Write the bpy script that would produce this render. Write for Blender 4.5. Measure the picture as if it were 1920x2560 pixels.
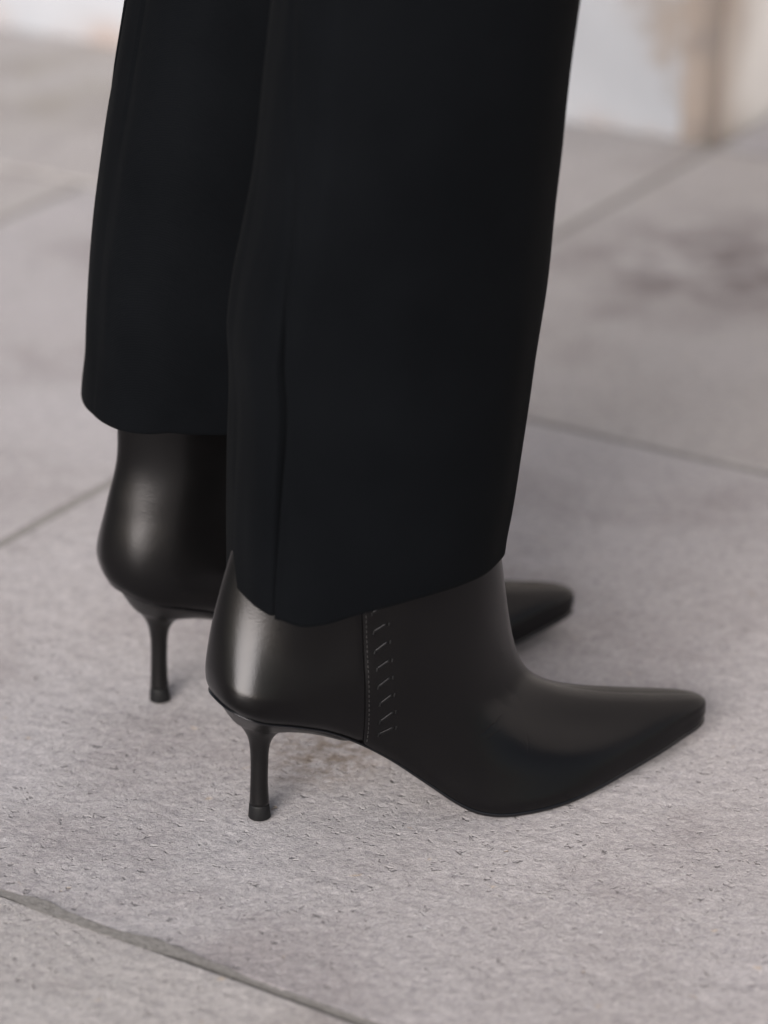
import bpy, bmesh, math, random
import numpy as np
from mathutils import Vector, Matrix, noise

R = math.radians
random.seed(7)
C = bpy.context.scene.collection
for o in list(bpy.data.objects):
    bpy.data.objects.remove(o)

# ------------------------------------------------------------------ camera
cam_d = bpy.data.cameras.new('camera')
cam = bpy.data.objects.new('camera', cam_d)
C.objects.link(cam)
cam.location = (0, 0, 0.72)
cam.rotation_euler = (R(90 - 24), 0, 0)
cam_d.sensor_fit = 'HORIZONTAL'
cam_d.sensor_width = 24.0
cam_d.lens = 24.0 * 7000 / 1920
cam_d.clip_start = 0.05
cam_d.clip_end = 500
cam_d.dof.use_dof = True
cam_d.dof.focus_distance = 1.40
cam_d.dof.aperture_fstop = 3.6
bpy.context.scene.camera = cam

# ------------------------------------------------------------------ light
SUN_EL, SUN_AZ = R(18), R(201)          # azimuth clockwise from +Y (north)
w = bpy.data.worlds.new('World')
bpy.context.scene.world = w
w.use_nodes = True
nt = w.node_tree
sky = nt.nodes.new('ShaderNodeTexSky')
sky.sky_type = 'NISHITA'
sky.sun_disc = False
sky.sun_elevation = SUN_EL
sky.sun_rotation = SUN_AZ
sky.air_density = 1.0
sky.dust_density = 1.8
sky.ozone_density = 0.6
bg = nt.nodes['Background']
hs = nt.nodes.new('ShaderNodeHueSaturation')      # thin high cloud: a paler sky all over
hs.inputs['Saturation'].default_value = 0.6
nt.links.new(sky.outputs[0], hs.inputs['Color'])
nt.links.new(hs.outputs[0], bg.inputs[0])
bg.inputs[1].default_value = 0.105

sun_d = bpy.data.lights.new('sun', 'SUN')
sun_d.energy = 4.3
sun_d.angle = R(40)
sun_d.color = (1.0, 0.965, 0.94)
sun = bpy.data.objects.new('sun', sun_d)
C.objects.link(sun)
sd = Vector((math.sin(SUN_AZ) * math.cos(SUN_EL), math.cos(SUN_AZ) * math.cos(SUN_EL), math.sin(SUN_EL)))
sun.rotation_euler = sd.to_track_quat('Z', 'Y').to_euler()

sc = bpy.context.scene
sc.view_settings.view_transform = 'Standard'
sc.view_settings.look = 'None'
sc.view_settings.gamma = 1
sc.view_settings.exposure = 0.57

# ------------------------------------------------------------------ helpers
def mat(name):
    m = bpy.data.materials.new(name)
    m.use_nodes = True
    return m, m.node_tree, m.node_tree.nodes['Principled BSDF']

def N(nt, kind, **kw):
    n = nt.nodes.new(kind)
    for k, v in kw.items():
        if k in n.inputs.keys():
            n.inputs[k].default_value = v
        else:
            setattr(n, k, v)
    return n

def math_n(nt, op, a, b=None, c=None, clamp=False):
    n = nt.nodes.new('ShaderNodeMath')
    n.operation = op
    n.use_clamp = clamp
    for i, v in enumerate((a, b, c)):
        if v is None:
            continue
        if isinstance(v, (int, float)):
            n.inputs[i].default_value = v
        else:
            nt.links.new(v, n.inputs[i])
    return n.outputs[0]

def ramp(nt, fac, stops):
    n = nt.nodes.new('ShaderNodeValToRGB')
    cr = n.color_ramp
    while len(cr.elements) > 1:
        cr.elements.remove(cr.elements[-1])
    cr.elements[0].position, cr.elements[0].color = stops[0][0], (*stops[0][1], 1)
    for p, c in stops[1:]:
        e = cr.elements.new(p)
        e.color = (*c, 1)
    nt.links.new(fac, n.inputs[0])
    return n.outputs[0]

def mixc(nt, fac, a, b, blend='MIX'):
    n = nt.nodes.new('ShaderNodeMix')
    n.data_type = 'RGBA'
    n.blend_type = blend
    for idx, v in ((0, fac), (6, a), (7, b)):
        if isinstance(v, (int, float)):
            n.inputs[idx].default_value = v
        elif isinstance(v, tuple):
            n.inputs[idx].default_value = (*v, 1)
        else:
            nt.links.new(v, n.inputs[idx])
    return n.outputs[2]

def mapping(nt, scale=(1, 1, 1), rot=(0, 0, 0), loc=(0, 0, 0), src='Object'):
    tc = nt.nodes.new('ShaderNodeTexCoord')
    mp = nt.nodes.new('ShaderNodeMapping')
    mp.inputs['Scale'].default_value = scale
    mp.inputs['Rotation'].default_value = rot
    mp.inputs['Location'].default_value = loc
    nt.links.new(tc.outputs[src], mp.inputs[0])
    return mp.outputs[0]

def noise_n(nt, vec, scale, detail=4, rough=0.5, dist=0.0):
    n = N(nt, 'ShaderNodeTexNoise', Scale=scale, Detail=detail, Roughness=rough, Distortion=dist)
    nt.links.new(vec, n.inputs['Vector'])
    return n.outputs[0]

def mesh_obj(name, verts, faces, m, parent=None, smooth=True):
    me = bpy.data.meshes.new(name)
    me.from_pydata([tuple(v) for v in verts], [], faces)
    me.validate()
    bm = bmesh.new()
    bm.from_mesh(me)
    bmesh.ops.recalc_face_normals(bm, faces=bm.faces)
    bm.to_mesh(me)
    bm.free()
    if smooth:
        me.shade_smooth()
    me.materials.append(m)
    o = bpy.data.objects.new(name, me)
    C.objects.link(o)
    if parent:
        o.parent = parent
    return o

def spline(xs, ys):
    """monotone-ish cubic hermite through knots, returns function"""
    n = len(xs)
    m = []
    for i in range(n):
        if i == 0:
            m.append((ys[1] - ys[0]) / (xs[1] - xs[0]))
        elif i == n - 1:
            m.append((ys[-1] - ys[-2]) / (xs[-1] - xs[-2]))
        else:
            h0, h1 = xs[i] - xs[i - 1], xs[i + 1] - xs[i]
            d0, d1 = (ys[i] - ys[i - 1]) / h0, (ys[i + 1] - ys[i]) / h1
            m.append((d0 * h1 + d1 * h0) / (h0 + h1))
    def f(x):
        if x <= xs[0]:
            return ys[0] + m[0] * (x - xs[0])
        if x >= xs[-1]:
            return ys[-1] + m[-1] * (x - xs[-1])
        i = 0
        while x > xs[i + 1]:
            i += 1
        h = xs[i + 1] - xs[i]
        t = (x - xs[i]) / h
        return ((1 + 2 * t) * (1 - t) ** 2 * ys[i] + t * (1 - t) ** 2 * h * m[i]
                + t * t * (3 - 2 * t) * ys[i + 1] + t * t * (t - 1) * h * m[i + 1])
    return f

# ------------------------------------------------------------------ materials
def make_leather(name, base=(0.0016, 0.0015, 0.0016), rough=0.225, crease=False, spec=0.235):
    m, nt, b = mat(name)
    v = mapping(nt)
    big = noise_n(nt, v, 9, 3)
    col = ramp(nt, big, [(0.3, tuple(c * 0.8 for c in base)), (0.7, tuple(c * 1.25 for c in base))])
    nt.links.new(col, b.inputs['Base Color'])
    r = nt.nodes.new('ShaderNodeMapRange')
    r.inputs['To Min'].default_value = rough - 0.05
    r.inputs['To Max'].default_value = rough + 0.08
    nt.links.new(noise_n(nt, v, 35, 4), r.inputs[0])
    nt.links.new(r.outputs[0], b.inputs['Roughness'])
    b.inputs['Specular IOR Level'].default_value = spec
    b.inputs['Specular Tint'].default_value = (0.96, 0.95, 1.0, 1)
    vo = N(nt, 'ShaderNodeTexVoronoi', Scale=1500)
    nt.links.new(v, vo.inputs['Vector'])
    fine = noise_n(nt, v, 900, 3)
    mid = noise_n(nt, v, 60, 3)
    h = math_n(nt, 'ADD', math_n(nt, 'MULTIPLY', vo.outputs[0], 0.3), math_n(nt, 'MULTIPLY', fine, 0.3))
    h = math_n(nt, 'ADD', h, math_n(nt, 'MULTIPLY', mid, 0.9))
    bp = N(nt, 'ShaderNodeBump', Strength=0.15, Distance=0.0006)
    nt.links.new(h, bp.inputs['Height'])
    out = bp.outputs[0]
    if crease:
        # walking creases: shallow valleys along short lines in the side view of the boot (x, z in metres)
        sx = nt.nodes.new('ShaderNodeSeparateXYZ')
        wob = mapping(nt)
        nt.links.new(wob, sx.inputs[0])
        wz = math_n(nt, 'MULTIPLY_ADD', noise_n(nt, wob, 120, 2), 0.003, -0.0015)
        tot = None
        for (ax, az, bx, bz_, wd, dp) in CREASES:
            L = math.hypot(bx - ax, bz_ - az)
            ux, uz = (bx - ax) / L, (bz_ - az) / L
            px_ = math_n(nt, 'SUBTRACT', sx.outputs[0], ax)
            pz_ = math_n(nt, 'SUBTRACT', sx.outputs[2], az)
            along = math_n(nt, 'ADD', math_n(nt, 'MULTIPLY', px_, ux), math_n(nt, 'MULTIPLY', pz_, uz))
            off = math_n(nt, 'ADD', math_n(nt, 'SUBTRACT', math_n(nt, 'MULTIPLY', pz_, ux), math_n(nt, 'MULTIPLY', px_, uz)), wz)
            line = math_n(nt, 'SUBTRACT', 1.0, math_n(nt, 'DIVIDE', math_n(nt, 'ABSOLUTE', off), wd), clamp=True)
            m1 = math_n(nt, 'MULTIPLY', along, 6 / L, clamp=True)
            m2 = math_n(nt, 'MULTIPLY', math_n(nt, 'SUBTRACT', L, along), 6 / L, clamp=True)
            c_ = math_n(nt, 'MULTIPLY', math_n(nt, 'MULTIPLY', math_n(nt, 'MULTIPLY', line, line), dp), math_n(nt, 'MULTIPLY', m1, m2))
            tot = c_ if tot is None else math_n(nt, 'ADD', tot, c_)
        b2 = N(nt, 'ShaderNodeBump', Strength=0.35, Distance=0.0009)
        b2.invert = True
        nt.links.new(tot, b2.inputs['Height'])
        nt.links.new(out, b2.inputs['Normal'])
        out = b2.outputs[0]
    nt.links.new(out, b.inputs['Normal'])
    return m

CREASES = [(0.1040, 0.0455, 0.1220, 0.0505, 0.0014, 0.45), (0.1080, 0.0425, 0.1190, 0.0450, 0.0011, 0.3), (0.1335, 0.0420, 0.1295, 0.0225, 0.0011, 0.16),
           (0.1350, 0.0330, 0.1310, 0.0230, 0.0011, 0.12), (0.1225, 0.0640, 0.1345, 0.0500, 0.0030, 0.35), (0.1150, 0.0610, 0.1300, 0.0470, 0.0030, 0.25)]
M_LEATHER = make_leather('black_leather')
M_VAMP = make_leather('black_leather_creased', crease=True)
M_SOLE = make_leather('sole_edge', (0.002, 0.002, 0.0024), 0.20, spec=0.4)
M_HEEL = make_leather('heel_leather', (0.0035, 0.0033, 0.0033), 0.30)
M_LACE = make_leather('thong_leather', (0.0018, 0.0018, 0.002), 0.45, spec=0.24)
M_THREAD, nt, b = mat('thread')
b.inputs['Base Color'].default_value = (0.014, 0.013, 0.013, 1)
b.inputs['Roughness'].default_value = 0.45
M_RUBBER, nt, b = mat('heel_tip_rubber')
v = mapping(nt)
nt.links.new(ramp(nt, noise_n(nt, v, 160, 4), [(0.35, (0.003, 0.003, 0.0035)), (0.8, (0.007, 0.007, 0.008))]), b.inputs['Base Color'])
b.inputs['Roughness'].default_value = 0.6
b.inputs['Specular IOR Level'].default_value = 0.2

M_WOOL, nt, b = mat('black_wool')
v = mapping(nt)
wv = mapping(nt, rot=(0, R(90), 0))
w1 = N(nt, 'ShaderNodeTexWave', Scale=420.0, Distortion=1.5, Detail=2)
w1.bands_direction = 'DIAGONAL'
nt.links.new(v, w1.inputs['Vector'])
n1 = noise_n(nt, v, 1400, 2)
n2 = noise_n(nt, v, 14, 4)
nt.links.new(ramp(nt, n2, [(0.3, (0.0015, 0.0018, 0.0024)), (0.7, (0.0024, 0.0028, 0.0036))]), b.inputs['Base Color'])
b.inputs['Roughness'].default_value = 0.85
b.inputs['Specular IOR Level'].default_value = 0.03
b.inputs['Sheen Weight'].default_value = 0.004
b.inputs['Sheen Roughness'].default_value = 0.5
h = math_n(nt, 'ADD', math_n(nt, 'MULTIPLY', w1.outputs[1], 0.5), math_n(nt, 'MULTIPLY', n1, 0.7))
bp = N(nt, 'ShaderNodeBump', Strength=0.35, Distance=0.0004)
nt.links.new(h, bp.inputs['Height'])
nt.links.new(bp.outputs[0], b.inputs['Normal'])

# pavement stone: world-scale coordinates so that neighbouring slabs differ by seed
def make_stone(name, tint=(1, 1, 1), seed=0.0):
    m, nt, b = mat(name)
    v = mapping(nt, loc=(seed, seed * 0.7, 0), rot=(0, 0, R(18)))
    vs = mapping(nt, scale=(1.0, 1.12, 1.0), loc=(seed, 0, 0), rot=(0, 0, R(18)))
    big = noise_n(nt, v, 2.2, 4, 0.55)
    base = ramp(nt, big, [(0.30, (0.372, 0.350, 0.352)), (0.5, (0.400, 0.381, 0.388)), (0.72, (0.420, 0.405, 0.416))])
    blotch = noise_n(nt, v, 9, 5, 0.6, 0.4)
    base = mixc(nt, 1.0, base, ramp(nt, blotch, [(0.28, (0.80, 0.78, 0.78)), (0.5, (1, 1, 1)), (0.75, (1.06, 1.06, 1.07))]), 'MULTIPLY')
    med = noise_n(nt, vs, 190, 5, 0.62, 0.0)
    base = mixc(nt, 1.0, base, ramp(nt, med, [(0.28, (0.80, 0.80, 0.82)), (0.48, (1, 1, 1)), (0.72, (1.10, 1.10, 1.09))]), 'MULTIPLY')
    fine = noise_n(nt, vs, 950, 4, 0.75, 0.0)
    base = mixc(nt, 1.0, base, ramp(nt, fine, [(0.3, (0.80, 0.80, 0.81)), (0.5, (1, 1, 1)), (0.7, (1.16, 1.16, 1.16))]), 'MULTIPLY')
    # warm mineral flecks and dark pits, each with its own shape
    vo = N(nt, 'ShaderNodeTexVoronoi', Scale=105.0)
    dv = nt.nodes.new('ShaderNodeVectorMath')
    dv.operation = 'ADD'
    nz = N(nt, 'ShaderNodeTexNoise', Scale=140.0, Detail=3)
    nt.links.new(vs, nz.inputs['Vector'])
    sc_ = nt.nodes.new('ShaderNodeVectorMath')
    sc_.operation = 'SCALE'
    sc_.inputs['Scale'].default_value = 0.012
    nt.links.new(nz.outputs[1], sc_.inputs[0])
    nt.links.new(vs, dv.inputs[0])
    nt.links.new(sc_.outputs[0], dv.inputs[1])
    nt.links.new(dv.outputs[0], vo.inputs['Vector'])
    sepc = nt.nodes.new('ShaderNodeSeparateColor')
    nt.links.new(vo.outputs['Color'], sepc.inputs[0])
    pick = math_n(nt, 'GREATER_THAN', sepc.outputs[0], 0.74)
    near = nt.nodes.new('ShaderNodeMapRange')
    near.inputs['From Min'].default_value = 0.22
    near.inputs['From Max'].default_value = 0.10
    nt.links.new(vo.outputs['Distance'], near.inputs[0])
    pit = math_n(nt, 'MULTIPLY', pick, near.outputs[0], clamp=True)
    base = mixc(nt, math_n(nt, 'MULTIPLY', pit, 0.36), base, (0.13, 0.125, 0.13))
    vp = N(nt, 'ShaderNodeTexVoronoi', Scale=230.0)
    nt.links.new(dv.outputs[0], vp.inputs['Vector'])
    sp3 = nt.nodes.new('ShaderNodeSeparateColor')
    nt.links.new(vp.outputs['Color'], sp3.inputs[0])
    n3 = nt.nodes.new('ShaderNodeMapRange')
    n3.inputs['From Min'].default_value = 0.36
    n3.inputs['From Max'].default_value = 0.12
    nt.links.new(vp.outputs['Distance'], n3.inputs[0])
    pit2 = math_n(nt, 'MULTIPLY', math_n(nt, 'GREATER_THAN', sp3.outputs[0], 0.80), n3.outputs[0], clamp=True)
    base = mixc(nt, math_n(nt, 'MULTIPLY', pit2, 0.33), base, (0.17, 0.165, 0.17))
    lite = math_n(nt, 'MULTIPLY', math_n(nt, 'LESS_THAN', sp3.outputs[1], 0.10), n3.outputs[0], clamp=True)
    base = mixc(nt, math_n(nt, 'MULTIPLY', lite, 0.35), base, (0.62, 0.62, 0.63))
    pick2 = math_n(nt, 'LESS_THAN', sepc.outputs[1], 0.05)
    fl = math_n(nt, 'MULTIPLY', pick2, near.outputs[0], clamp=True)
    base = mixc(nt, math_n(nt, 'MULTIPLY', fl, 0.6), base, (0.50, 0.40, 0.30))
    base = mixc(nt, 1.0, base, tint, 'MULTIPLY')
    # two old stains on the paving, each at its own place (world coordinates of the slabs)
    wc = mapping(nt)
    for (sx, sy, rad, k_, scn, colr) in ((0.262, 2.09, 0.17, 1.0, 16, (0.205, 0.175, 0.175)), (-0.03, 1.30, 0.045, 0.8, 130, (0.17, 0.13, 0.10)),
                                         (0.05, 1.50, 0.10, 0.55, 30, (0.27, 0.235, 0.22)), (-0.33, 2.62, 0.2, 0.5, 12, (0.30, 0.27, 0.22))):
        dn = nt.nodes.new('ShaderNodeVectorMath')
        dn.operation = 'DISTANCE'
        dn.inputs[1].default_value = (sx, sy, 0)
        nt.links.new(wc, dn.inputs[0])
        fall = nt.nodes.new('ShaderNodeMapRange')
        fall.inputs['From Min'].default_value = rad
        fall.inputs['From Max'].default_value = rad * 0.25
        nt.links.new(dn.outputs['Value'], fall.inputs[0])
        pat = ramp(nt, noise_n(nt, wc, scn, 5, 0.65), [(0.40, (0, 0, 0)), (0.60, (1, 1, 1))])
        base = mixc(nt, math_n(nt, 'MULTIPLY', math_n(nt, 'MULTIPLY', fall.outputs[0], pat), k_, clamp=True), base, colr)
    gv = N(nt, 'ShaderNodeTexVoronoi', Scale=310.0)
    nt.links.new(dv.outputs[0], gv.inputs['Vector'])
    gs = nt.nodes.new('ShaderNodeSeparateColor')
    nt.links.new(gv.outputs['Color'], gs.inputs[0])
    gv2 = N(nt, 'ShaderNodeTexVoronoi', Scale=720.0)
    nt.links.new(dv.outputs[0], gv2.inputs['Vector'])
    gs2 = nt.nodes.new('ShaderNodeSeparateColor')
    nt.links.new(gv2.outputs['Color'], gs2.inputs[0])
    base = mixc(nt, 1.0, base, ramp(nt, gs2.outputs[1], [(0.0, (0.86, 0.86, 0.87)), (0.5, (1, 1, 1)), (1.0, (1.13, 1.13, 1.13))]), 'MULTIPLY')
    nt.links.new(base, b.inputs['Base Color'])
    b.inputs['Roughness'].default_value = 0.85
    b.inputs['Specular IOR Level'].default_value = 0.25
    h = math_n(nt, 'ADD', math_n(nt, 'MULTIPLY', med, 0.45), math_n(nt, 'MULTIPLY', fine, 0.3))
    h = math_n(nt, 'ADD', h, math_n(nt, 'ADD', math_n(nt, 'MULTIPLY', gs.outputs[0], 0.22), math_n(nt, 'MULTIPLY', gs2.outputs[0], 0.14)))
    h = math_n(nt, 'ADD', h, math_n(nt, 'MULTIPLY', noise_n(nt, vs, 60, 3), 0.9))
    h = math_n(nt, 'SUBTRACT', h, math_n(nt, 'ADD', math_n(nt, 'MULTIPLY', pit, 0.7), math_n(nt, 'MULTIPLY', pit2, 0.45)))
    bp = N(nt, 'ShaderNodeBump', Strength=0.9, Distance=0.0026)
    nt.links.new(h, bp.inputs['Height'])
    nt.links.new(bp.outputs[0], b.inputs['Normal'])
    return m

STONES = [make_stone('paving_stone', (1.02, 0.995, 0.985), 0.0), make_stone('paving_stone_warm', (1.02, 0.99, 0.95), 3.1),
          make_stone('paving_stone_pale', (1.03, 1.03, 1.05), 7.7)]

M_MORTAR, nt, b = mat('joint_mortar')
v = mapping(nt)
nt.links.new(ramp(nt, noise_n(nt, v, 260, 4, 0.7), [(0.3, (0.150, 0.138, 0.129)), (0.7, (0.240, 0.226, 0.214))]), b.inputs['Base Color'])
b.inputs['Roughness'].default_value = 0.95
bp = N(nt, 'ShaderNodeBump', Strength=0.6, Distance=0.001)
nt.links.new(noise_n(nt, v, 500, 3), bp.inputs['Height'])
nt.links.new(bp.outputs[0], b.inputs['Normal'])

M_SOIL, nt, b = mat('sand_bed')
v = mapping(nt)
nt.links.new(ramp(nt, noise_n(nt, v, 3, 4), [(0.3, (0.25, 0.24, 0.23)), (0.7, (0.33, 0.32, 0.31))]), b.inputs['Base Color'])
b.inputs['Roughness'].default_value = 0.95

# ------------------------------------------------------------------ setting
# paving frame: a runs down-right along the joints, b runs away towards the wall
AD = Vector((math.cos(R(-32)), math.sin(R(-32)), 0))
BD = Vector((math.sin(R(32)), math.cos(R(32)), 0))
def ab(a, b_, z=0.0):
    p = AD * a + BD * b_
    return Vector((p.x, p.y, z))

g = mesh_obj('ground', [(-150, -150, -0.05), (150, -150, -0.05), (150, 150, -0.05), (-150, 150, -0.05)], [(0, 1, 2, 3)], M_SOIL, smooth=False)
g['kind'] = 'structure'

pav = bpy.data.objects.new('pavement', None)
C.objects.link(pav)
pav['kind'] = 'structure'
JW = 0.0030
def slab(a0, a1, b0, b1, m):
    g_ = 0.0031
    ga, gb = (JW / 2 if abs(b0 - 0.889) < 1e-4 else g_), (JW / 2 if abs(b1 - 0.889) < 1e-4 else g_)
    a0, a1, b0, b1 = a0 + g_, a1 - g_, b0 + ga, b1 - gb
    dz = random.uniform(-0.0006, 0.0006)
    # outline with worn, slightly wandering edges
    pts = []
    def edge(p, q, n):
        for i in range(n):
            t = i / n
            pts.append((p[0] + (q[0] - p[0]) * t, p[1] + (q[1] - p[1]) * t))
    edge((a0, b0), (a1, b0), 40); edge((a1, b0), (a1, b1), 30)
    edge((a1, b1), (a0, b1), 40); edge((a0, b1), (a0, b0), 30)
    ca, cb = (a0 + a1) / 2, (b0 + b1) / 2
    rows = []
    for inset, z in ((0.0, -0.04), (0.0, -0.0014), (0.0005, -0.0004), (0.0013, 0.0)):
        row = []
        for (a, b_) in pts:
            j = 0.0012 * noise.noise(Vector((a * 28, b_ * 28, 3))) + 0.0007 * noise.noise(Vector((a * 110, b_ * 110, 9)))
            da = -1 if a > ca else 1
            db = -1 if b_ > cb else 1
            onA = abs(a - a0) < 1e-6 or abs(a - a1) < 1e-6
            onB = abs(b_ - b0) < 1e-6 or abs(b_ - b1) < 1e-6
            k = inset + j + 0.0008
            row.append(ab(a + (da * k if onA else 0), b_ + (db * k if onB else 0), z + dz))
        rows.append(row)
    n = len(pts)
    vs = [p for r_ in rows for p in r_]
    fs = []
    for k in range(len(rows) - 1):
        for i in range(n):
            fs.append((k * n + i, k * n + (i + 1) % n, (k + 1) * n + (i + 1) % n, (k + 1) * n + i))
    fs.append(tuple((len(rows) - 1) * n + i for i in range(n)))
    o = mesh_obj('paving_slab', vs, fs, m, pav, smooth=False)
    return o

ROWS = [(-3.07, -2.41), (-2.41, -1.75), (-1.75, -1.09), (-1.09, -0.43), (-0.43, 0.23), (0.23, 0.889), (0.889, 1.556), (1.556, 2.208), (2.208, 2.87), (2.87, 3.53), (3.53, 4.19)]
for ri, (b0, b1) in enumerate(ROWS):
    if ri == 5:
        cuts = [-3.9, -3.08, -2.26, -1.44, -0.13, 0.69, 1.51, 2.33]
    elif ri == 6:
        cuts = [-1.032, -0.212, 0.61, 1.43, 2.25]
    elif ri == 7:
        cuts = [-1.032, -0.212, 0.61, 1.43, 2.25]
    elif ri >= 8:
        cuts = [-1.032, -0.212, 0.61, 1.43, 2.25]
    else:
        sft = (ri % 2) * 0.41
        cuts = [-3.9 + sft + 0.82 * k for k in range(9)]
    for k in range(len(cuts) - 1):
        st = STONES[(ri * 2 + k * 3) % 3]
        if ri == 5: st = STONES[1 if k != 3 else 1]
        if ri == 6: st = STONES[0]
        if ri == 7: st = STONES[1]
        if ri == 8: st = STONES[2]
        slab(cuts[k], cuts[k + 1], b0, b1, st)

for (c_, b0, b1) in (([-3.9, -3.08, -2.26, -1.442, -1.032], 0.889, 1.822), ([-3.9, -3.08, -2.26, -1.032], 1.822, 2.208)):
    for k in range(len(c_) - 1):
        slab(c_[k], c_[k + 1], b0, b1, STONES[(k + 1) % 2 if b0 < 1 else 1])

# mortar: a bed in the joints just below the slab faces, and ragged smears beside the near joint
mb_v, mb_f = [], []
def strip(a0, b0, a1, b1, wdt, z, n=2, ragged=None):
    d = Vector((a1 - a0, b1 - b0)); L = d.length; d /= L; nn = Vector((-d.y, d.x))
    base = len(mb_v)
    for i in range(n + 1):
        t = i / n
        p = Vector((a0, b0)) + d * L * t
        l, r_ = wdt, wdt
        if ragged:
            l, r_ = ragged(t * L)
        q1, q2 = p + nn * l, p - nn * r_
        mb_v.append(ab(q1.x, q1.y, z)); mb_v.append(ab(q2.x, q2.y, z))
        if i:
            k = base + 2 * i
            mb_f.append((k - 2, k - 1, k + 1, k))
bz = -0.0008
for (b0, b1) in ROWS[:-1]:
    strip(-3.9 if (b1 < 1 or 2.2 < b1 < 2.3) else -1.03, b1, 2.3, b1, 0.006, bz)
strip(-3.9, 1.822, -1.036, 1.822, 0.006, bz)
for (a_, b0, b1) in ((-1.032, 0.895, 2.2), (-1.442, 0.895, 1.818)):
    strip(a_, b0, a_, b1, 0.006, bz)
mesh_obj('joint_mortar', mb_v, mb_f, M_MORTAR, pav, smooth=False)
mb_v, mb_f = [], []
def rag(s):
    def nz(k, o_): return noise.noise(Vector((s * k, o_, 0.3)))
    bumpL = min(0.0045, max(0, nz(14, 1.0) - 0.10) * 0.028) + nz(60, 5.0) * 0.0014 + nz(170, 2.0) * 0.0008
    bumpR = min(0.003, max(0, nz(9, 11.0) - 0.22) * 0.012) + nz(70, 15.0) * 0.0006
    return 0.0016 + bumpL, 0.0016 + bumpR
strip(-1.1, 0.889, -0.2, 0.889, 0, 0.0009, 900, rag)
mesh_obj('mortar_smear', mb_v, mb_f, M_MORTAR, pav, smooth=False)

# wall behind: outer corner of a plastered building
M_WALL, nt, b = mat('whitewashed_plaster')
v = mapping(nt)
sp = nt.nodes.new('ShaderNodeSeparateXYZ')
nt.links.new(v, sp.inputs[0])
base = ramp(nt, noise_n(nt, v, 4, 5, 0.55), [(0.3, (0.205, 0.210, 0.228)), (0.5, (0.248, 0.254, 0.275)), (0.7, (0.272, 0.278, 0.300))])
wn = noise_n(nt, v, 17.0, 5, 0.6, 0.6)
# plaster worn off towards the corner (object x = along the wall, corner at 0), with its own ragged shape
edge_ = math_n(nt, 'ADD', math_n(nt, 'MULTIPLY', sp.outputs[0], 5.2), math_n(nt, 'MULTIPLY', wn, 2.9))
worn = ramp(nt, edge_, [(0.82, (0, 0, 0)), (1.02, (1, 1, 1))])
zlow = math_n(nt, 'MULTIPLY_ADD', sp.outputs[2], 5.0, -0.45, clamp=True)
base = mixc(nt, math_n(nt, 'MULTIPLY', math_n(nt, 'MULTIPLY', worn, zlow, clamp=True), 0.9), base, (0.20, 0.165, 0.14))
strip_ = nt.nodes.new('ShaderNodeMapRange')
strip_.inputs['From Min'].default_value = -0.020
strip_.inputs['From Max'].default_value = 0.020
wid = math_n(nt, 'MULTIPLY_ADD', math_n(nt, 'MINIMUM', sp.outputs[2], 0.3), 0.55, 0.010)
wid = math_n(nt, 'ADD', wid, math_n(nt, 'MULTIPLY_ADD', wn, 0.14, -0.07))
nt.links.new(math_n(nt, 'ADD', sp.outputs[0], wid), strip_.inputs[0])
brk = ramp(nt, noise_n(nt, v, 38, 4, 0.6), [(0.38, (0.25, 0.25, 0.25)), (0.55, (1, 1, 1))])
base = mixc(nt, math_n(nt, 'MULTIPLY', math_n(nt, 'MULTIPLY', strip_.outputs[0], brk), 0.75), base, ramp(nt, noise_n(nt, v, 9, 3), [(0.35, (0.12, 0.105, 0.098)), (0.6, (0.175, 0.135, 0.105))]))
foot = nt.nodes.new('ShaderNodeMapRange')
foot.inputs['From Min'].default_value = 0.035
foot.inputs['From Max'].default_value = 0.0
nt.links.new(sp.outputs[2], foot.inputs[0])
fm = math_n(nt, 'MULTIPLY', foot.outputs[0], ramp(nt, noise_n(nt, v, 5.5, 3), [(0.45, (0, 0, 0)), (0.6, (1, 1, 1))]))
base = mixc(nt, fm, base, (0.22, 0.165, 0.14))
nt.links.new(base, b.inputs['Base Color'])
b.inputs['Roughness'].default_value = 0.9
bp = N(nt, 'ShaderNodeBump', Strength=0.5, Distance=0.004)
nt.links.new(noise_n(nt, v, 30, 6), bp.inputs['Height'])
nt.links.new(bp.outputs[0], b.inputs['Normal'])

M_WALL2, nt, b = mat('bare_stone_face')
v = mapping(nt)
sp = nt.nodes.new('ShaderNodeSeparateXYZ')
nt.links.new(v, sp.inputs[0])
base = ramp(nt, noise_n(nt, v, 5, 5, 0.6), [(0.3, (0.62, 0.59, 0.565)), (0.65, (0.70, 0.67, 0.64))])
es = nt.nodes.new('ShaderNodeMapRange')
es.inputs['From Min'].default_value = 0.10
es.inputs['From Max'].default_value = 0.0
nt.links.new(math_n(nt, 'ADD', sp.outputs[1], math_n(nt, 'MULTIPLY_ADD', noise_n(nt, v, 12, 3), 0.10, -0.05)), es.inputs[0])
base = mixc(nt, es.outputs[0], base, (0.33, 0.255, 0.205))
nt.links.new(base, b.inputs['Base Color'])
b.inputs['Roughness'].default_value = 0.9
bp = N(nt, 'ShaderNodeBump', Strength=0.5, Distance=0.004)
nt.links.new(noise_n(nt, v, 30, 6), bp.inputs['Height'])
nt.links.new(bp.outputs[0], b.inputs['Normal'])

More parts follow.
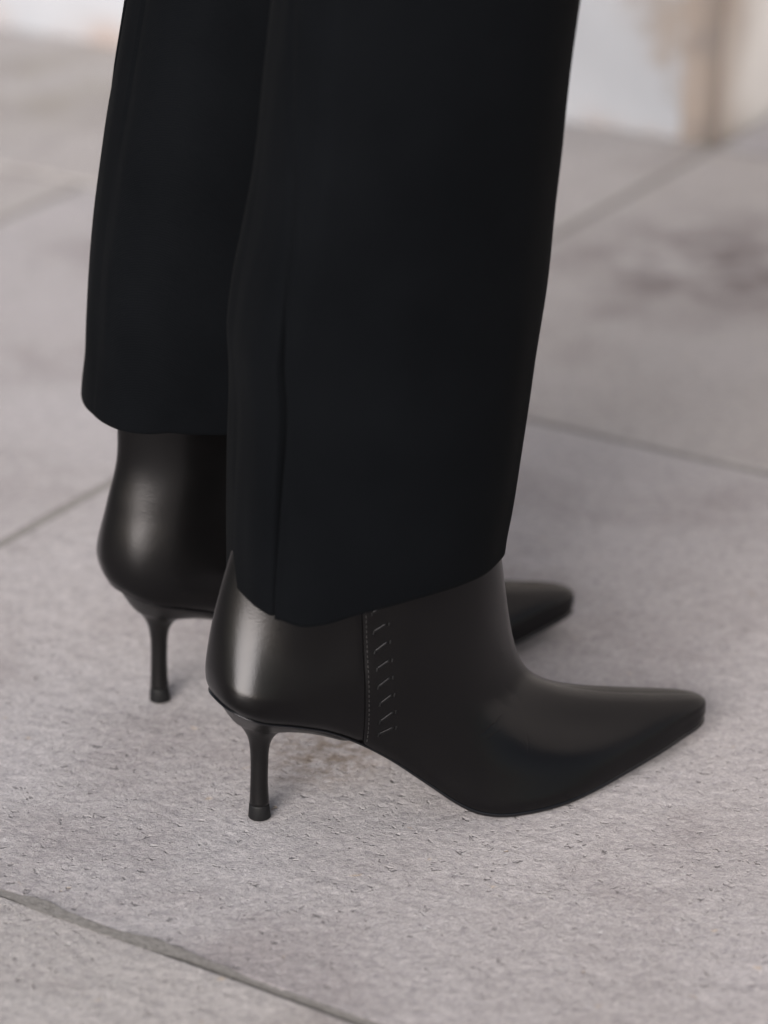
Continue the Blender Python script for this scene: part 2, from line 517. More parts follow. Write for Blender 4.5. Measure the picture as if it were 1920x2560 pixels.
M_CORNER, nt, b = mat('worn_brown_stone')
v = mapping(nt)
nt.links.new(mixc(nt, noise_n(nt, v, 45, 3), ramp(nt, noise_n(nt, v, 16, 5, 0.65), [(0.35, (0.135, 0.115, 0.108)), (0.5, (0.20, 0.155, 0.125)), (0.65, (0.22, 0.20, 0.195))]), (0.19, 0.165, 0.152)), b.inputs['Base Color'])
b.inputs['Roughness'].default_value = 0.95
M_BACK, nt, b = mat('warm_stone')
v = mapping(nt)
nt.links.new(ramp(nt, noise_n(nt, v, 3, 5, 0.6), [(0.3, (0.31, 0.29, 0.285)), (0.65, (0.37, 0.35, 0.342))]), b.inputs['Base Color'])
b.inputs['Roughness'].default_value = 0.9

wall = bpy.data.objects.new('building_wall', None)
C.objects.link(wall)
wall.location = ab(-1.041, 2.210, 0)
wall.rotation_euler = (0, 0, R(-32))
wall['label'] = 'blurred whitewashed building wall with a brown worn corner, rising behind the pavement'
wall['category'] = 'wall'
WH = 7.0
def grid_face(name, u0, u1, horizontal, m, back):
    n, k = 40, 30
    vs, fs = [], []
    for j in range(k + 1):
        for i in range(n + 1):
            t = (i / n)
            t = t * t if not horizontal else 1 - (1 - t) ** 2
            u = u0 + (u1 - u0) * t
            z = -0.03 + (WH + 0.03) * (j / k) ** 2
            d = 0.004 * noise.noise(Vector((u * 4, z * 4, 1.7 if horizontal else 8.1)))
            if horizontal and i == n: d = 0
            if not horizontal and i == 0: d = 0
            vs.append((u, d, z) if horizontal else (-d, u, z))
    for j in range(k):
        for i in range(n):
            q = j * (n + 1) + i
            fs.append((q, q + 1, q + n + 2, q + n + 1))
    # thickness behind
    base = len(vs)
    if horizontal:
        vs += [(u0, back, -0.03), (u1, back, -0.03), (u1, back, WH), (u0, back, WH)]
        fs += [(base, base + 1, base + 2, base + 3), ((k) * (n + 1), k * (n + 1) + n, base + 2, base + 3)]
    return mesh_obj(name, vs, fs, m, wall)
CH = 0.026
grid_face('plaster_face', -3.2, -CH, True, M_WALL, 0.3)
grid_face('stone_face', CH, 0.9, False, M_WALL2, 0.3)
cv, cf = [], []
for j in range(61):
    z = -0.03 + (WH + 0.03) * (j / 60) ** 2.6
    for i in range(7):
        t = i / 6
        x, y = -CH * (1 - t), CH * t
        k = 0.0 if i in (0, 6) else 0.006 * math.sin(math.pi * t) + 0.006 * noise.noise(Vector((i * 0.6, z * 22, 2.0)))
        cv.append((x + k * 0.7, y - k * 0.7, z))
for j in range(60):
    for i in range(6):
        q = j * 7 + i
        cf.append((q, q + 1, q + 8, q + 7))
mesh_obj('worn_corner', cv, cf, M_CORNER, wall)
# unseen continuation of the building, added so the boot tops reflect warm stone
mesh_obj('added_reflected_face', [(-0.1, 0.9, -0.03), (4.5, 0.9, -0.03), (4.5, 0.9, 9.0), (-0.1, 0.9, 9.0), (-0.1, 1.2, -0.03), (4.5, 1.2, -0.03), (4.5, 1.2, 9.0), (-0.1, 1.2, 9.0)],
         [(0, 1, 2, 3), (4, 5, 6, 7), (0, 1, 5, 4), (3, 2, 6, 7), (0, 3, 7, 4), (1, 2, 6, 5)], M_BACK, wall, smooth=False)

# ------------------------------------------------------------------ boots
# boot frame in cm: x forward from the heel tip, y towards the outer side (+), z up
XS = [-2.45, -2.1, -1.2, 1, 3, 5, 7, 9, 11, 13, 15, 17, 19, 21, 23, 24.3, 24.8]
WO = [0, 1.6, 2.45, 2.75, 2.75, 2.85, 3.25, 3.95, 4.5, 4.68, 4.5, 3.95, 3.22, 2.45, 1.55, 0.92, 0]
WI = [0, 0.95, 1.85, 2.35, 2.3, 2.3, 2.6, 3.2, 3.8, 4.05, 3.95, 3.45, 2.8, 2.1, 1.4, 0.88, 0]
Zb = spline([-2.6, -1.8, -0.8, 0.95, 2.8, 4.7, 6.2, 7.3, 8.1, 9.0, 10.0, 11.2, 12.9, 14.5, 16.9, 18.75, 21.2, 23.1, 24.5, 25],
            [7.40, 7.02, 6.60, 6.12, 5.46, 4.38, 3.32, 2.42, 1.78, 1.05, 0.42, 0.08, 0.0, 0.02, 0.18, 0.36, 0.60, 0.80, 0.96, 1.0])

def wfun(xs, ws):
    x0, x1 = xs[0], xs[-1]
    th = [math.acos(max(-1, min(1, 1 - 2 * (x - x0) / (x1 - x0)))) for x in xs]
    f = spline(th, ws)
    return lambda t: max(0.0, f(math.acos(max(-1, min(1, 1 - 2 * t)))))

def chord(x, x0, z0, x1, z1):
    return z0 + (z1 - z0) * (x - x0) / (x1 - x0)

KEY = []   # (xb, zb, xf, zf, sag, wo, wi)
T0 = 0.28
def key(xb, zb, xf, zf, sag, xs, wo, wi=None):
    wi = wi or wo
    KEY.append((xb, zb, xf, zf, sag, wfun(xs, wo), wfun(xs, wi)))
ZF = lambda x: Zb(x) + T0
key(-2.36, 7.35 + 0.1, 24.80, 0.92 + T0, 1.0, XS, WO, WI)
key(-2.55, 8.15, 25.0, 1.72, 1.0,
    [-2.55, -2.25, -1.2, 1, 3, 5, 7, 9, 11, 13, 15, 17, 19, 21, 23, 24.4, 25.0],
    [0, 1.9, 2.85, 3.1, 3.15, 3.15, 3.45, 4.1, 4.6, 4.75, 4.52, 3.93, 3.17, 2.4, 1.5, 0.85, 0],
    [0, 1.05, 2.1, 2.65, 2.75, 2.75, 2.95, 3.45, 3.95, 4.15, 4.0, 3.45, 2.75, 2.05, 1.35, 0.8, 0])
key(-2.55, 9.2, 24.55, 2.45, 0.86,
    [-2.55, -2.2, -1.2, 1, 3, 5, 7, 9, 11, 13, 15, 17, 19, 21, 23, 24.1, 24.55],
    [0, 1.75, 2.75, 3.2, 3.32, 3.35, 3.6, 4.0, 4.3, 4.4, 4.14, 3.52, 2.78, 2.02, 1.24, 0.68, 0],
    [0, 1.0, 2.05, 2.8, 3.0, 3.0, 3.2, 3.5, 3.8, 3.92, 3.75, 3.2, 2.5, 1.8, 1.08, 0.6, 0])
key(-2.4, 10.4, 21.0, 3.22, 0.62,
    [-2.4, -1.9, -1, 1, 3, 5, 7, 9, 11, 13, 15, 17, 19, 20.4, 21],
    [0, 1.5, 2.4, 2.98, 3.22, 3.42, 3.68, 3.85, 3.85, 3.6, 3.0, 2.2, 1.35, 0.7, 0],
    [0, 1.15, 2.05, 2.78, 3.05, 3.15, 3.33, 3.45, 3.45, 3.2, 2.7, 2.0, 1.25, 0.65, 0])
key(-2.2, 11.6, 17.0, 4.2, 0.36,
    [-2.2, -1.6, -0.6, 1, 3, 5, 7, 9, 11, 13, 15, 16.4, 17],
    [0, 1.2, 2.0, 2.62, 3.02, 3.4, 3.66, 3.65, 3.3, 2.6, 1.6, 0.75, 0],
    [0, 1.15, 1.95, 2.6, 2.95, 3.2, 3.42, 3.35, 3.0, 2.4, 1.5, 0.7, 0])
key(-1.75, 13.0, 14.45, 5.8, 0.16,
    [-1.75, -1.2, -0.2, 1, 3, 5, 7, 9, 11, 13, 14, 14.45],
    [0, 1.05, 1.75, 2.38, 2.8, 3.22, 3.55, 3.4, 2.7, 1.6, 0.75, 0])
def ell(xb, xf, w):
    xs, ws = [], []
    for i in range(13):
        th = math.pi * i / 12
        xs.append(xb + (xf - xb) * (1 - math.cos(th)) / 2)
        ws.append(w * math.sin(th) ** 0.9 if 0 < i < 12 else 0)
    return xs, ws
xs_, ws_ = [-1.3, -0.8, 0, 1, 3, 5, 7, 9, 11, 12.7, 13.55], [0, 0.95, 1.6, 2.12, 2.6, 3.05, 3.4, 3.35, 2.7, 1.4, 0]
key(-1.3, 14.6, 13.55, 8.6, 0.05, xs_, ws_)
xs_, ws_ = [-0.45, 0.1, 1, 2, 4, 6, 8, 10, 12, 13.0], [0, 0.95, 1.7, 2.1, 2.7, 3.1, 3.25, 2.9, 1.8, 0]
key(-0.45, 16.6, 13.0, 12.2, 0.0, xs_, ws_)
xs_, ws_ = ell(0.1, 12.4, 3.1)
key(0.1, 18.6, 12.4, 16.2, 0.0, xs_, ws_)
key(0.3, 20.2, 12.2, 19.2, 0.0, xs_, ws_)

def key_point(k, th, side):
    xb, zb, xf, zf, sag, wo, wi = KEY[k]
    t = (1 - math.cos(th)) / 2
    x = xb + (xf - xb) * t
    w_ = (wo if side > 0 else wi)(t)
    # dip of the feather line below its chord, taken at the same relative place
    x0 = -2.45 + (24.8 + 2.45) * t if k < 3 else x
    x0 = min(max(x0, -2.45), 24.8)
    dip = ZF(x0) - chord(x0, -2.45, ZF(-2.45), 24.8, ZF(24.8))
    if k >= 3:
        dip *= min(1, (1 - t) * 6) if t > 0.5 else 1
    z = zb + (zf - zb) * t + sag * dip
    return Vector((x, side * w_, z))

def catmull(p, q, r_, s, t):
    return 0.5 * ((2 * q) + (r_ - p) * t + (2 * p - 5 * q + 4 * r_ - s) * t * t + (3 * q - p - 3 * r_ + s) * t ** 3)

X_SEAM = 4.5
NS = 84         # columns per side
JS = 30         # seam column
ROWS_V = 84
def theta_at(j, xb, xf):
    ts = math.acos(1 - 2 * (X_SEAM - xb) / (xf - xb))
    if j <= JS:
        return ts * j / JS
    return ts + (math.pi - ts) * (j - JS) / (NS - JS)

def surf(j, v, side):
    """j may be fractional column 0..NS, v 0..1"""
    nk = len(KEY) - 1
    u = v * nk
    k = min(int(u), nk - 1)
    t = u - k
    def kp(i):
        i = max(0, min(nk, i))
        return key_point(i, theta_at(j, KEY[i][0], KEY[i][2]), side)
    p0 = kp(k - 1) if k > 0 else kp(0) * 2 - kp(1)
    p3 = kp(k + 2) if k < nk - 1 else kp(nk) * 2 - kp(nk - 1)
    return catmull(p0, kp(k), kp(k + 1), p3, t)

def surf_n(j, v, side):
    e = 0.05
    a = surf(min(j + e, NS), v, side) - surf(max(j - e, 0), v, side)
    b_ = surf(j, min(v + 0.004, 1), side) - surf(j, max(v - 0.004, 0), side)
    n = a.cross(b_)
    if n.length < 1e-9:
        return Vector((0, 0, 1))
    n.normalize()
    if n.y * side < 0 and abs(n.y) > 0.05:
        n = -n
    elif abs(n.y) <= 0.05 and (n.x < 0) != (j < NS / 2) and abs(n.x) > 0.3:
        n = -n
    return n

CM = 0.01
def rim_profile():
    # v samples
    return [ (i / ROWS_V) for i in range(ROWS_V + 1)]

LEAN = spline([5.5, 7.5, 9, 12, 14.5, 16.5, 18, 22], [0, 0.22, 0.48, 0.50, 0.62, 1.15, 1.6, 1.7])
def lean(p, amount):
    # the shaft of the far boot leans a little further back
    k = max(0.0, min(1.0, (5.0 - p.x) / 6.0))
    return Vector((p.x - amount * LEAN(p.z) * k * k * (3 - 2 * k), p.y, p.z)) if amount else p

def build_upper(sgn, amount=0.0):
    """returns (quarter verts/faces, vamp verts/faces). sgn=-1: outer side is local -y"""
    vsamp = rim_profile()
    RAISE = 0.075
    # vamp panel: columns JS..NS on both sides, raised a little, with a folded edge at the seam
    def ring_cols_vamp():
        cols = [(+1, JS + 0.02, 'in'), (+1, JS, 'lip')] + [(+1, JS + 0.35, 'e')] + [(+1, j, '') for j in range(JS + 1, NS)]
        cols += [(+1, NS, '')]
        cols += [(-1, j, '') for j in range(NS - 1, JS, -1)] + [(-1, JS + 0.35, 'e'), (-1, JS, 'lip'), (-1, JS + 0.02, 'in')]
        return cols
    out = []
    def emit(cols, wrap, raised):
        vs, fs = [], []
        G = np.array([[tuple(surf(j, v, side)) for (side, j, tag_) in cols] for v in vsamp])
        if not raised:
            jq = np.array([j for (_, j, _) in cols])[None, :]
            vq = np.array(vsamp)[:, None]
            ss = lambda x: np.clip(x, 0, 1) ** 2 * (3 - 2 * np.clip(x, 0, 1))
            wq = ss((vq - 0.20) / 0.12) * ss((0.95 - vq) / 0.08) * ss((JS - 3 - jq) / 8)
            for _ in range(220):
                A = G.copy()
                A[1:-1] = 0.5 * (G[2:] + G[:-2])
                G = G + 0.6 * wq[:, :, None] * (A - G)
        if raised:
            jj = np.array([j for (_, j, _) in cols])[None, :]
            vv_ = np.array(vsamp)[:, None]
            ss = lambda x: np.clip(x, 0, 1) ** 2 * (3 - 2 * np.clip(x, 0, 1))
            wgt = ss((jj - JS - 8) / 10) * ss((vv_ - 0.10) / 0.10) * ss((0.92 - vv_) / 0.1) * (0.15 + 0.85 * ss((23.0 - G[:, :, 0]) / 4))
            tgt = G.copy()
            for it in range(560):
                A = G.copy()
                A[1:-1, 1:-1] = 0.25 * (G[2:, 1:-1] + G[:-2, 1:-1] + G[1:-1, 2:] + G[1:-1, :-2])
                G = G + (0.6 if it % 2 == 0 or it > 520 else -0.605) * wgt[:, :, None] * (A - G)
        for vi, v in enumerate(vsamp):
            for ci, (side, j, tag_) in enumerate(cols):
                p = Vector(G[vi, ci])
                if tag_ == 'dip':
                    p = p - surf_n(j, v, side) * 0.05
                if raised:
                    r_ = RAISE
                    if tag_ == 'in': r_ = -0.06
                    elif tag_ == 'lip': r_ = 0.012
                    elif tag_ == 'e': r_ = 0.048
                    if 0 < j < NS - 0.5 or tag_:
                        n = surf_n(j, v, side)
                        fade = min(1, v / 0.03 + 0.25)
                        fb = max(0.0, min(1.0, (NS - j) / 12))
                        p = p + n * (r_ * fade * (fb if not tag_ else 1))
                p = lean(p, amount)
                vs.append(Vector((p.x * CM, p.y * CM * sgn, p.z * CM)))
        nc = len(cols)
        for i in range(len(vsamp) - 1):
            for c in range(nc - (0 if wrap else 1)):
                d = (c + 1) % nc
                fs.append((i * nc + c, i * nc + d, (i + 1) * nc + d, (i + 1) * nc + c))
        return vs, fs
    vamp = emit(ring_cols_vamp(), False, True)
    half = [(0, '')] + [(j, '') for j in range(1, JS)] + [(JS - 0.55, ''), (JS - 0.25, 'dip'), (JS + 0.6, 'dip')]
    qcols = [(-1, j, t_) for j, t_ in reversed(half[1:])] + [(+1, j, t_) for j, t_ in half]
    quarter = emit(qcols, False, False)
    return quarter, vamp

def outline(n=120):
    """feather outline sampled round: list of (x, y_out_positive)"""
    pts = []
    wo, wi = KEY[0][5], KEY[0][6]
    for i in range(n):
        th = math.pi * i / n
        t = (1 - math.cos(th)) / 2
        pts.append((-2.34 + 27.14 * t, wo(t)))
    for i in range(n):
        th = math.pi * (1 - i / n)
        t = (1 - math.cos(th)) / 2
        pts.append((-2.34 + 27.14 * t, -wi(t)))
    return pts

def build_sole(sgn):
    pts = outline()
    n = len(pts)
    nrm = []
    for i in range(n):
        a, b_ = pts[i - 1], pts[(i + 1) % n]
        d = Vector((b_[0] - a[0], b_[1] - a[1]))
        d.normalize() if d.length > 1e-9 else None
        nn = Vector((d.y, -d.x))
        c = Vector((pts[i][0] - 10, pts[i][1]))
        if i < n // 2 and nn.y < 0 and abs(nn.y) > 0.2: nn = -nn
        if i > n // 2 and nn.y > 0 and abs(nn.y) > 0.2: nn = -nn
        if abs(nn.y) <= 0.2 and nn.x * (1 if pts[i][0] > 10 else -1) < 0: nn = -nn
        nrm.append(nn)
    def thick(x):
        # thin edge round the heel seat, fuller under the forefoot
        k = max(0, min(1, (x - 2) / 8))
        return 0.13 + 0.15 * k
    rows = []
    for (off, f) in ((-0.25, 1.12), (-0.02, 1.05), (0.07, 0.86), (0.08, 0.45), (0.0, 0.08), (-0.15, 0.0)):
        row = []
        for i, (x, y) in enumerate(pts):
            th = thick(x)
            top = T0
            z = Zb(max(-2.45, min(24.8, x))) + top - th * 1.0 + th * f
            if th < T0 and f < 1.04:
                pass
            off_ = off + 0.05
            xx, yy = x + nrm[i].x * off_, y + nrm[i].y * off_
            row.append(Vector((xx * CM, yy * CM * sgn, z * CM)))
        rows.append(row)
    vs = [p for r_ in rows for p in r_]
    fs = []
    for k in range(len(rows) - 1):
        for i in range(n):
            fs.append((k * n + i, k * n + (i + 1) % n, (k + 1) * n + (i + 1) % n, (k + 1) * n + i))
    # underside: strips across
    b0 = (len(rows) - 1) * n
    h = n // 2
    for i in range(h):
        a, b_ = b0 + i, b0 + i + 1
        c, d = b0 + (n - i - 1) % n, b0 + (n - i) % n
        if i == 0:
            fs.append((a, b_, c))
        elif i == h - 1:
            fs.append((a, b_, d))
        else:
            fs.append((a, b_, c, d))
    return vs, fs

def build_heel(sgn):
    # rings: (z or 'seat', x back, x front, half width)
    rings = [(0.80, -0.50, 0.50, 0.52), (1.4, -0.47, 0.47, 0.48), (2.2, -0.43, 0.46, 0.46), (3.2, -0.40, 0.50, 0.48), (3.9, -0.42, 0.55, 0.54),
             (4.45, -0.50, 0.72, 0.64), (4.9, -0.72, 1.10, 0.84), (5.25, -1.0, 1.75, 1.12), (5.50, -1.32, 2.45, 1.42)]
    n = 64
    vs, fs = [], []
    keys = []
    for (z, xb, xf, w_) in rings:
        row = []
        for i in range(n):
            th = 2 * math.pi * i / n
            c, s = math.cos(th), math.sin(th)
            x = (xb + xf) / 2 - c * (xf - xb) / 2
            # bow the big rings so they follow the sloping seat
            k = max(0, (z - 4.2) / 1.3)
            zz = z + k * (-(x - xb) * 0.20 + 0.28)
            row.append(Vector((x, s * w_, zz)))
        keys.append(row)
    seat = []
    wo, wi = KEY[0][5], KEY[0][6]
    for i in range(n):
        th = 2 * math.pi * i / n
        c, s = math.cos(th), math.sin(th)
        xb, xf = -2.31, 5.2
        t = (1 - c) / 2
        x = xb + (xf - xb) * t
        ta = (x + 2.45) / 27.25
        lim = (wo if s > 0 else wi)(ta) - 0.06
        shape = 3.3 * (abs(s) ** 0.85)
        y = min(lim, shape)
        seat.append(Vector((x, y if s > 0 else -y, Zb(x) + 0.16)))
    mid = [(a * 0.42 + b_ * 0.58) for a, b_ in zip(keys[-1], seat)]
    for i, p in enumerate(mid):
        p.z = keys[-1][i].z * 0.36 + seat[i].z * 0.64 - 0.10
    pre = [(a * 0.12 + b_ * 0.88) for a, b_ in zip(keys[-1], seat)]
    for i, p in enumerate(pre):
        p.z = seat[i].z - 0.16
    keys += [mid, pre, seat]
    rows = []
    nk = len(keys)
    for k in range(nk - 1):
        for q in range(4):
            t = q / 4
            row = []
            for i in range(n):
                p0 = keys[k - 1][i] if k else keys[0][i] * 2 - keys[1][i]
                p3 = keys[k + 2][i] if k < nk - 2 else keys[-1][i]
                row.append(catmull(p0, keys[k][i], keys[k + 1][i], p3, t))
            rows.append(row)
    rows.append(keys[-1])
    for r_ in rows:
        vs += [Vector((p.x * CM, p.y * CM * sgn, p.z * CM)) for p in r_]
    for k in range(len(rows) - 1):
        for i in range(n):
            fs.append((k * n + i, k * n + (i + 1) % n, (k + 1) * n + (i + 1) % n, (k + 1) * n + i))
    fs.append(tuple(range(n)))
    return vs, fs

def build_tip(sgn):
    n = 48
    vs, fs = [], []
    prof = [(0.0, 0.50), (0.0, 0.56), (0.04, 0.585), (0.70, 0.525), (0.78, 0.515), (0.80, 0.47)]
    for (z, r_) in prof:
        for i in range(n):
            th = 2 * math.pi * i / n
            c, s = math.cos(th), math.sin(th)
            x = -c * r_
            y = s * r_
            if c < -0.35:       # flat breast side
                x = min(x, 0.86 * r_)
            vs.append(Vector((x * CM, y * CM * sgn, z * CM)))
    for k in range(len(prof) - 1):
        for i in range(n):
            fs.append((k * n + i, k * n + (i + 1) % n, (k + 1) * n + (i + 1) % n, (k + 1) * n + i))
    fs.append(tuple(range(n)))
    fs.append(tuple((len(prof) - 1) * n + i for i in range(n)))
    return vs, fs

def find_surf(x, z, side):
    """surface parameter of the point with side-view coordinates x, z (cm)"""
    j, v = JS + 3.0, 0.35
    for _ in range(60):
        p = surf(j, v, side)
        e1 = (surf(j + 0.1, v, side) - p) / 0.1
        e2 = (surf(j, v + 0.002, side) - p) / 0.002
        dx, dz = x - p.x, z - p.z
        det = e1.x * e2.z - e1.z * e2.x
        j += 0.7 * (dx * e2.z - dz * e2.x) / det
        v += 0.7 * (e1.x * dz - e1.z * dx) / det
        j = max(1, min(NS - 1, j)); v = max(0.01, min(0.97, v))
    return j, v

def build_tubelet(p, q, side, sgn, wid, hgt, lift=0.07):
    """flat leather thong lying on the upper between two side-view points, both ends dipping into slits"""
    n, m_ = 14, 8
    vs, fs = [], []
    pts = []
    for i in range(n + 1):
        t = i / n
        x, z = p[0] + (q[0] - p[0]) * t, p[1] + (q[1] - p[1]) * t
        j, v = find_surf(x, z, side)
        s = surf(j, v, side)
        nn = surf_n(j, v, side)
        e = min(t, 1 - t)
        hh = lift + hgt * (min(1, e / 0.16) ** 0.5) - 0.05 * (1 - min(1, e / 0.10))
        pts.append((s, nn, hh, min(1, 0.35 + e / 0.12)))
    for i, (s, nn, hh, k) in enumerate(pts):
        d = (pts[min(n, i + 1)][0] - pts[max(0, i - 1)][0]).normalized()
        b_ = d.cross(nn).normalized()
        for a in range(m_):
            th = 2 * math.pi * a / m_
            c_ = s + nn * (hh - hgt * 0.5 + math.sin(th) * hgt * 0.6) + b_ * (math.cos(th) * wid * 0.5 * k)
            vs.append(Vector((c_.x * CM, c_.y * CM * sgn, c_.z * CM)))
    for i in range(n):
        for a in range(m_):
            c = (a + 1) % m_
            fs.append((i * m_ + a, i * m_ + c, (i + 1) * m_ + c, (i + 1) * m_ + a))
    fs.append(tuple(range(m_)))
    fs.append(tuple(n * m_ + a for a in range(m_)))
    return vs, fs

STITCHES = [((4.95, 12.0), (5.65, 12.40)), ((5.0, 11.02), (5.69, 11.42)), ((5.02, 9.97), (5.73, 10.47)), ((5.1, 9.07), (5.8, 9.49)),
            ((5.13, 8.14), (5.8, 8.58)), ((5.21, 7.19), (5.85, 7.67)), ((5.22, 6.17), (5.93, 6.7)), ((5.19, 5.42), (5.96, 5.8))]

def make_boot(loc, yaw, sgn, label, amount=0.0):
    root = bpy.data.objects.new('ankle_boot', None)
    C.objects.link(root)
    root.location = loc
    root.rotation_euler = (0, 0, yaw)
    root['label'] = label
    root['category'] = 'boot'
    root['group'] = 'pair of black heeled ankle boots'
    (qv, qf), (vv, vf) = build_upper(sgn, amount)
    mesh_obj('quarter', qv, qf, M_LEATHER, root)
    vamp = mesh_obj('vamp', vv, vf, M_VAMP, root)
    mesh_obj('sole', *build_sole(sgn), M_SOLE, root)
    heel = mesh_obj('heel', *build_heel(sgn), M_HEEL, root)
    mesh_obj('heel_tip', *build_tip(sgn), M_RUBBER, heel)
    for p, q in STITCHES:
        sv, sf = build_tubelet(p, q, 1, sgn, 0.15, 0.045)
        for (ex, ez, dx) in ((q[0] + 0.06, q[1] - 0.16, 0.04), (p[0] - 0.02, p[1] - 0.14, 0.05)):
            a, b_ = build_tubelet((ex, ez), (ex + dx, ez + 0.24), 1, sgn, 0.09, 0.07)
            base = len(sv)
            sv = sv + a
            sf = sf + [tuple(i + base for i in t) for t in b_]
        mesh_obj('thong_stitch', sv, sf, M_LACE, vamp)
    # fine running stitch beside the seam edge
    sv, sf = [], []
    z = 5.0
    while z < 12.8:
        v_, f_ = None, None
        base = len(sv)
        a, b_ = build_tubelet((X_SEAM + 0.17, z), (X_SEAM + 0.17, z + 0.16), 1, sgn, 0.035, 0.02)
        sv += a
        sf += [tuple(i + base for i in t) for t in b_]
        z += 0.26
    st = mesh_obj('seam_stitching', sv, sf, M_THREAD, vamp)
    st['kind'] = 'stuff'
    return root

near = make_boot(Vector((-0.0631, 1.2353, 0.0012)), R(20.6), -1, 'black pointed leather ankle boot nearest the camera, outer side with eight slanted stitches')
far = make_boot(Vector((-0.1229, 1.3623, 0.0012)), R(22.0), +1, 'black heeled leather ankle boot standing behind the other, its middle hidden', 1.0)

# ------------------------------------------------------------------ trousers
# cross-section control points (x share 0..1 between back and front edge, y in cm, outward +)
SEC = [(0.00, 0.0), (-0.005, 1.5), (0.01, 3.0), (0.035, 4.0), (0.055, 4.45), (0.10, 5.0), (0.22, 5.55), (0.42, 5.75), (0.62, 5.3), (0.80, 4.2), (0.93, 2.4), (0.985, 1.0),
       (1.0, 0.0), (0.985, -1.0), (0.93, -2.3), (0.80, -3.8), (0.62, -4.8), (0.42, -5.1), (0.25, -4.9), (0.12, -4.2), (0.045, -2.9), (0.01, -1.4)]
SEAM_U = spline([10, 14, 20, 24, 27, 30, 32.5, 35, 40, 60, 95], [3.5, 3.65, 4.0, 4.2, 4.0, 3.3, 2.65, 2.1, 1.4, 0.9, 0.8])
def build_leg(back, front, hem, ztop, sgn, ysc=lambda z: 1.0, seedz=0.0):
    nS = len(SEC)
    sub = 8
    nc = nS * sub
    nz = 90
    vs, fs = [], []
    def section(u):
        i = int(u) % nS
        t = u - int(u)
        P = [Vector((*SEC[(i + k - 1) % nS], 0)) for k in range(4)]
        return catmull(*P, t)
    cols = [c / sub for c in range(nc)]
    cols += [4 + d for d in (-0.22, -0.18, -0.15, -0.10, -0.075, -0.04, 0.04, 0.075, 0.10, 0.15, 0.18, 0.22)]
    cols.sort()
    nc = len(cols)
    def warp(c, z):
        k = SEAM_U(z)
        if c <= 4: return c * k / 4
        if c <= 8: return k + (c - 4) * (8 - k) / 4
        return c
    def point(c, h):
        """h = 0 hem .. 1 top"""
        u = warp(c, 14)
        s = section(u)
        zh = hem(s.x, s.y)
        z = zh + (ztop - zh) * h ** 1.25
        u = warp(c, z)
        s = section(u)
        xb, xf = back(z), front(z)
        x = xb + (xf - xb) * s.x
        y = s.y * ysc(z)
        # pressed outseam: a narrow valley beside a slight ridge
        d = c - 4
        g_ = -0.5 * math.exp(-(d / 0.085) ** 2) - (0.30 * math.exp(-(d / 0.40) ** 2) if d < 0 else 0.30 * math.exp(-(d / 0.10) ** 2)) + 0.10 * math.exp(-((d - 0.3) / 0.25) ** 2)
        # soft drape
        dr = 0.16 * noise.noise(Vector((u * 0.55, z * 0.07, seedz))) + 0.05 * noise.noise(Vector((u * 1.3, z * 0.22, seedz + 4)))
        dr *= min(1, (z - zh) / 3 + 0.35)
        e = section((u + 0.05) % nS) - section((u - 0.05) % nS)
        nn = Vector((-e.y, e.x * (xf - xb), 0)).normalized()
        return Vector((x + nn.x * (g_ + dr), y + nn.y * (g_ + dr), z))
    rows = []
    # inner fold of the hem, then up the outside
    for (inset, dz) in ((0.35, 5.0), (0.28, 2.0), (0.22, 0.15), (0.14, 0.0)):
        row = []
        for u in cols:
            p0 = point(u, 0)
            p = point(u, (dz / (ztop - p0.z)) ** 0.8)
            dv = Vector((6.5 - p.x, -p.y, 0))
            dv.normalize()
            row.append(p + dv * inset + Vector((0, 0, 0.02 if dz == 0 else 0)))
        rows.append(row)
    for k in range(nz + 1):
        h = k / nz
        row = [point(u, h) for u in cols]
        rows.append(row)
    # round the bottom edge slightly
    for i, u in enumerate(cols):
        rows[4][i] = rows[4][i] + Vector((0, 0, 0.07))
    # close the top
    for r_ in rows:
        vs += [Vector((p.x * CM, p.y * CM * sgn, p.z * CM)) for p in r_]
    for k in range(len(rows) - 1):
        for i in range(nc):
            fs.append((k * nc + i, k * nc + (i + 1) % nc, (k + 1) * nc + (i + 1) % nc, (k + 1) * nc + i))
    fs.append(tuple((len(rows) - 1) * nc + i for i in range(nc)))
    # outseam: thin raised cord of cloth just behind the valley
    sv, sf = [], []
    m_ = 6
    for k in range(nz + 1):
        p = point(4.0, k / nz)
        for a in range(m_):
            th = 2 * math.pi * a / m_
            q = p + Vector((math.cos(th) * 0.03, math.sin(th) * 0.03 + 0.0, 0.06 if k == 0 else 0))
            sv.append(Vector((q.x * CM, q.y * CM * sgn, q.z * CM)))
    for k in range(nz):
        for a in range(m_):
            b_ = (a + 1) % m_
            sf.append((k * m_ + a, k * m_ + b_, (k + 1) * m_ + b_, (k + 1) * m_ + a))
    return (vs, fs), (sv, sf)

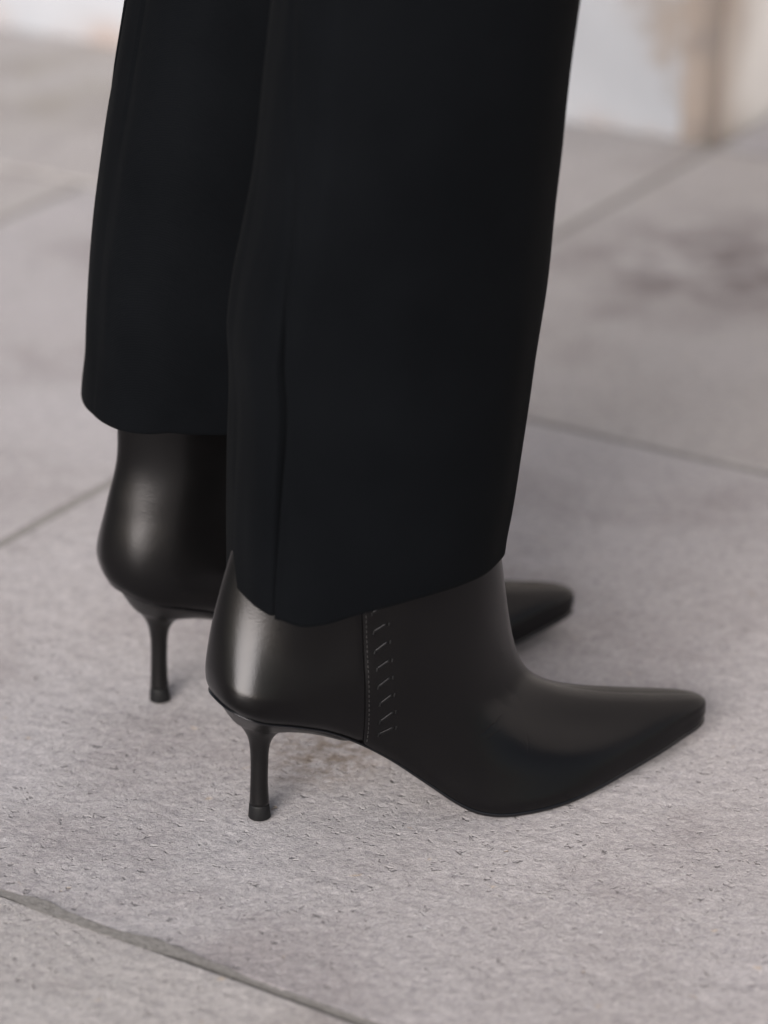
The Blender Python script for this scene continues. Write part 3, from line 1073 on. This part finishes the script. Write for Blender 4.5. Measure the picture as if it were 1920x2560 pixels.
tr = bpy.data.objects.new('trousers', None)
C.objects.link(tr)
tr.location = (-0.09, 1.30, 0)
tr['label'] = 'wide straight black wool trousers hanging over both heeled boots'
tr['category'] = 'trousers'

def place_leg(data, loc, yaw):
    (vs, fs), (sv, sf) = data
    leg = mesh_obj('trouser_leg', vs, fs, M_WOOL, tr)
    leg.location = Vector(loc) - tr.location
    leg.rotation_euler = (0, 0, yaw)
    mesh_obj('outseam', sv, sf, M_WOOL, leg)
    return leg

nb = spline([10, 14.6, 18.5, 24.4, 26, 27.6, 28.8, 30.4, 31.6, 33.4, 35.6, 37.3, 39.9, 41.9, 60, 90],
            [-1.15, -1.1, -0.95, -0.75, -0.8, -0.6, -0.4, 0.0, 0.3, 0.7, 1.0, 1.2, 1.5, 1.75, 3.2, 4.5])
nf = spline([10, 12.8, 14.2, 15.5, 18.3, 22.8, 25.9, 30.8, 36, 40.6, 60, 90],
            [12.85, 13.0, 13.15, 13.4, 13.85, 14.45, 14.85, 15.35, 15.8, 16.25, 18.0, 21.0])
hem_s = spline([-0.05, 0.0, 0.03, 0.07, 0.12, 0.2, 0.3, 0.5, 0.7, 0.85, 0.95, 1.0, 1.05],
               [13.45, 13.45, 13.35, 13.24, 13.02, 13.1, 13.42, 13.7, 13.7, 13.6, 13.45, 13.3, 13.3])
def near_hem(xr, y):
    return hem_s(xr) if y >= 0 else 13.35
place_leg(build_leg(nb, nf, near_hem, 92, -1, seedz=1.0), (-0.0631, 1.2353, 0), R(20.6))
fb = spline([15, 17.5, 18.1, 19.9, 21.3, 22.6, 24.3, 27, 30.4, 33.8, 37.6, 39, 60, 90],
            [-3.05, -3.05, -2.98, -2.74, -2.64, -2.52, -2.35, -2.0, -1.4, -0.7, 0.1, 0.4, 3.0, 5.0])
ff = spline([15, 40, 90], [12.6, 15.4, 21.0])
def far_hem(xr, y):
    return 17.3 + 0.62 * min(1.0, xr / 0.16) - 1.8 * xr
place_leg(build_leg(fb, ff, far_hem, 92, +1, seedz=5.0), (-0.1225, 1.3623, 0), R(21.2))
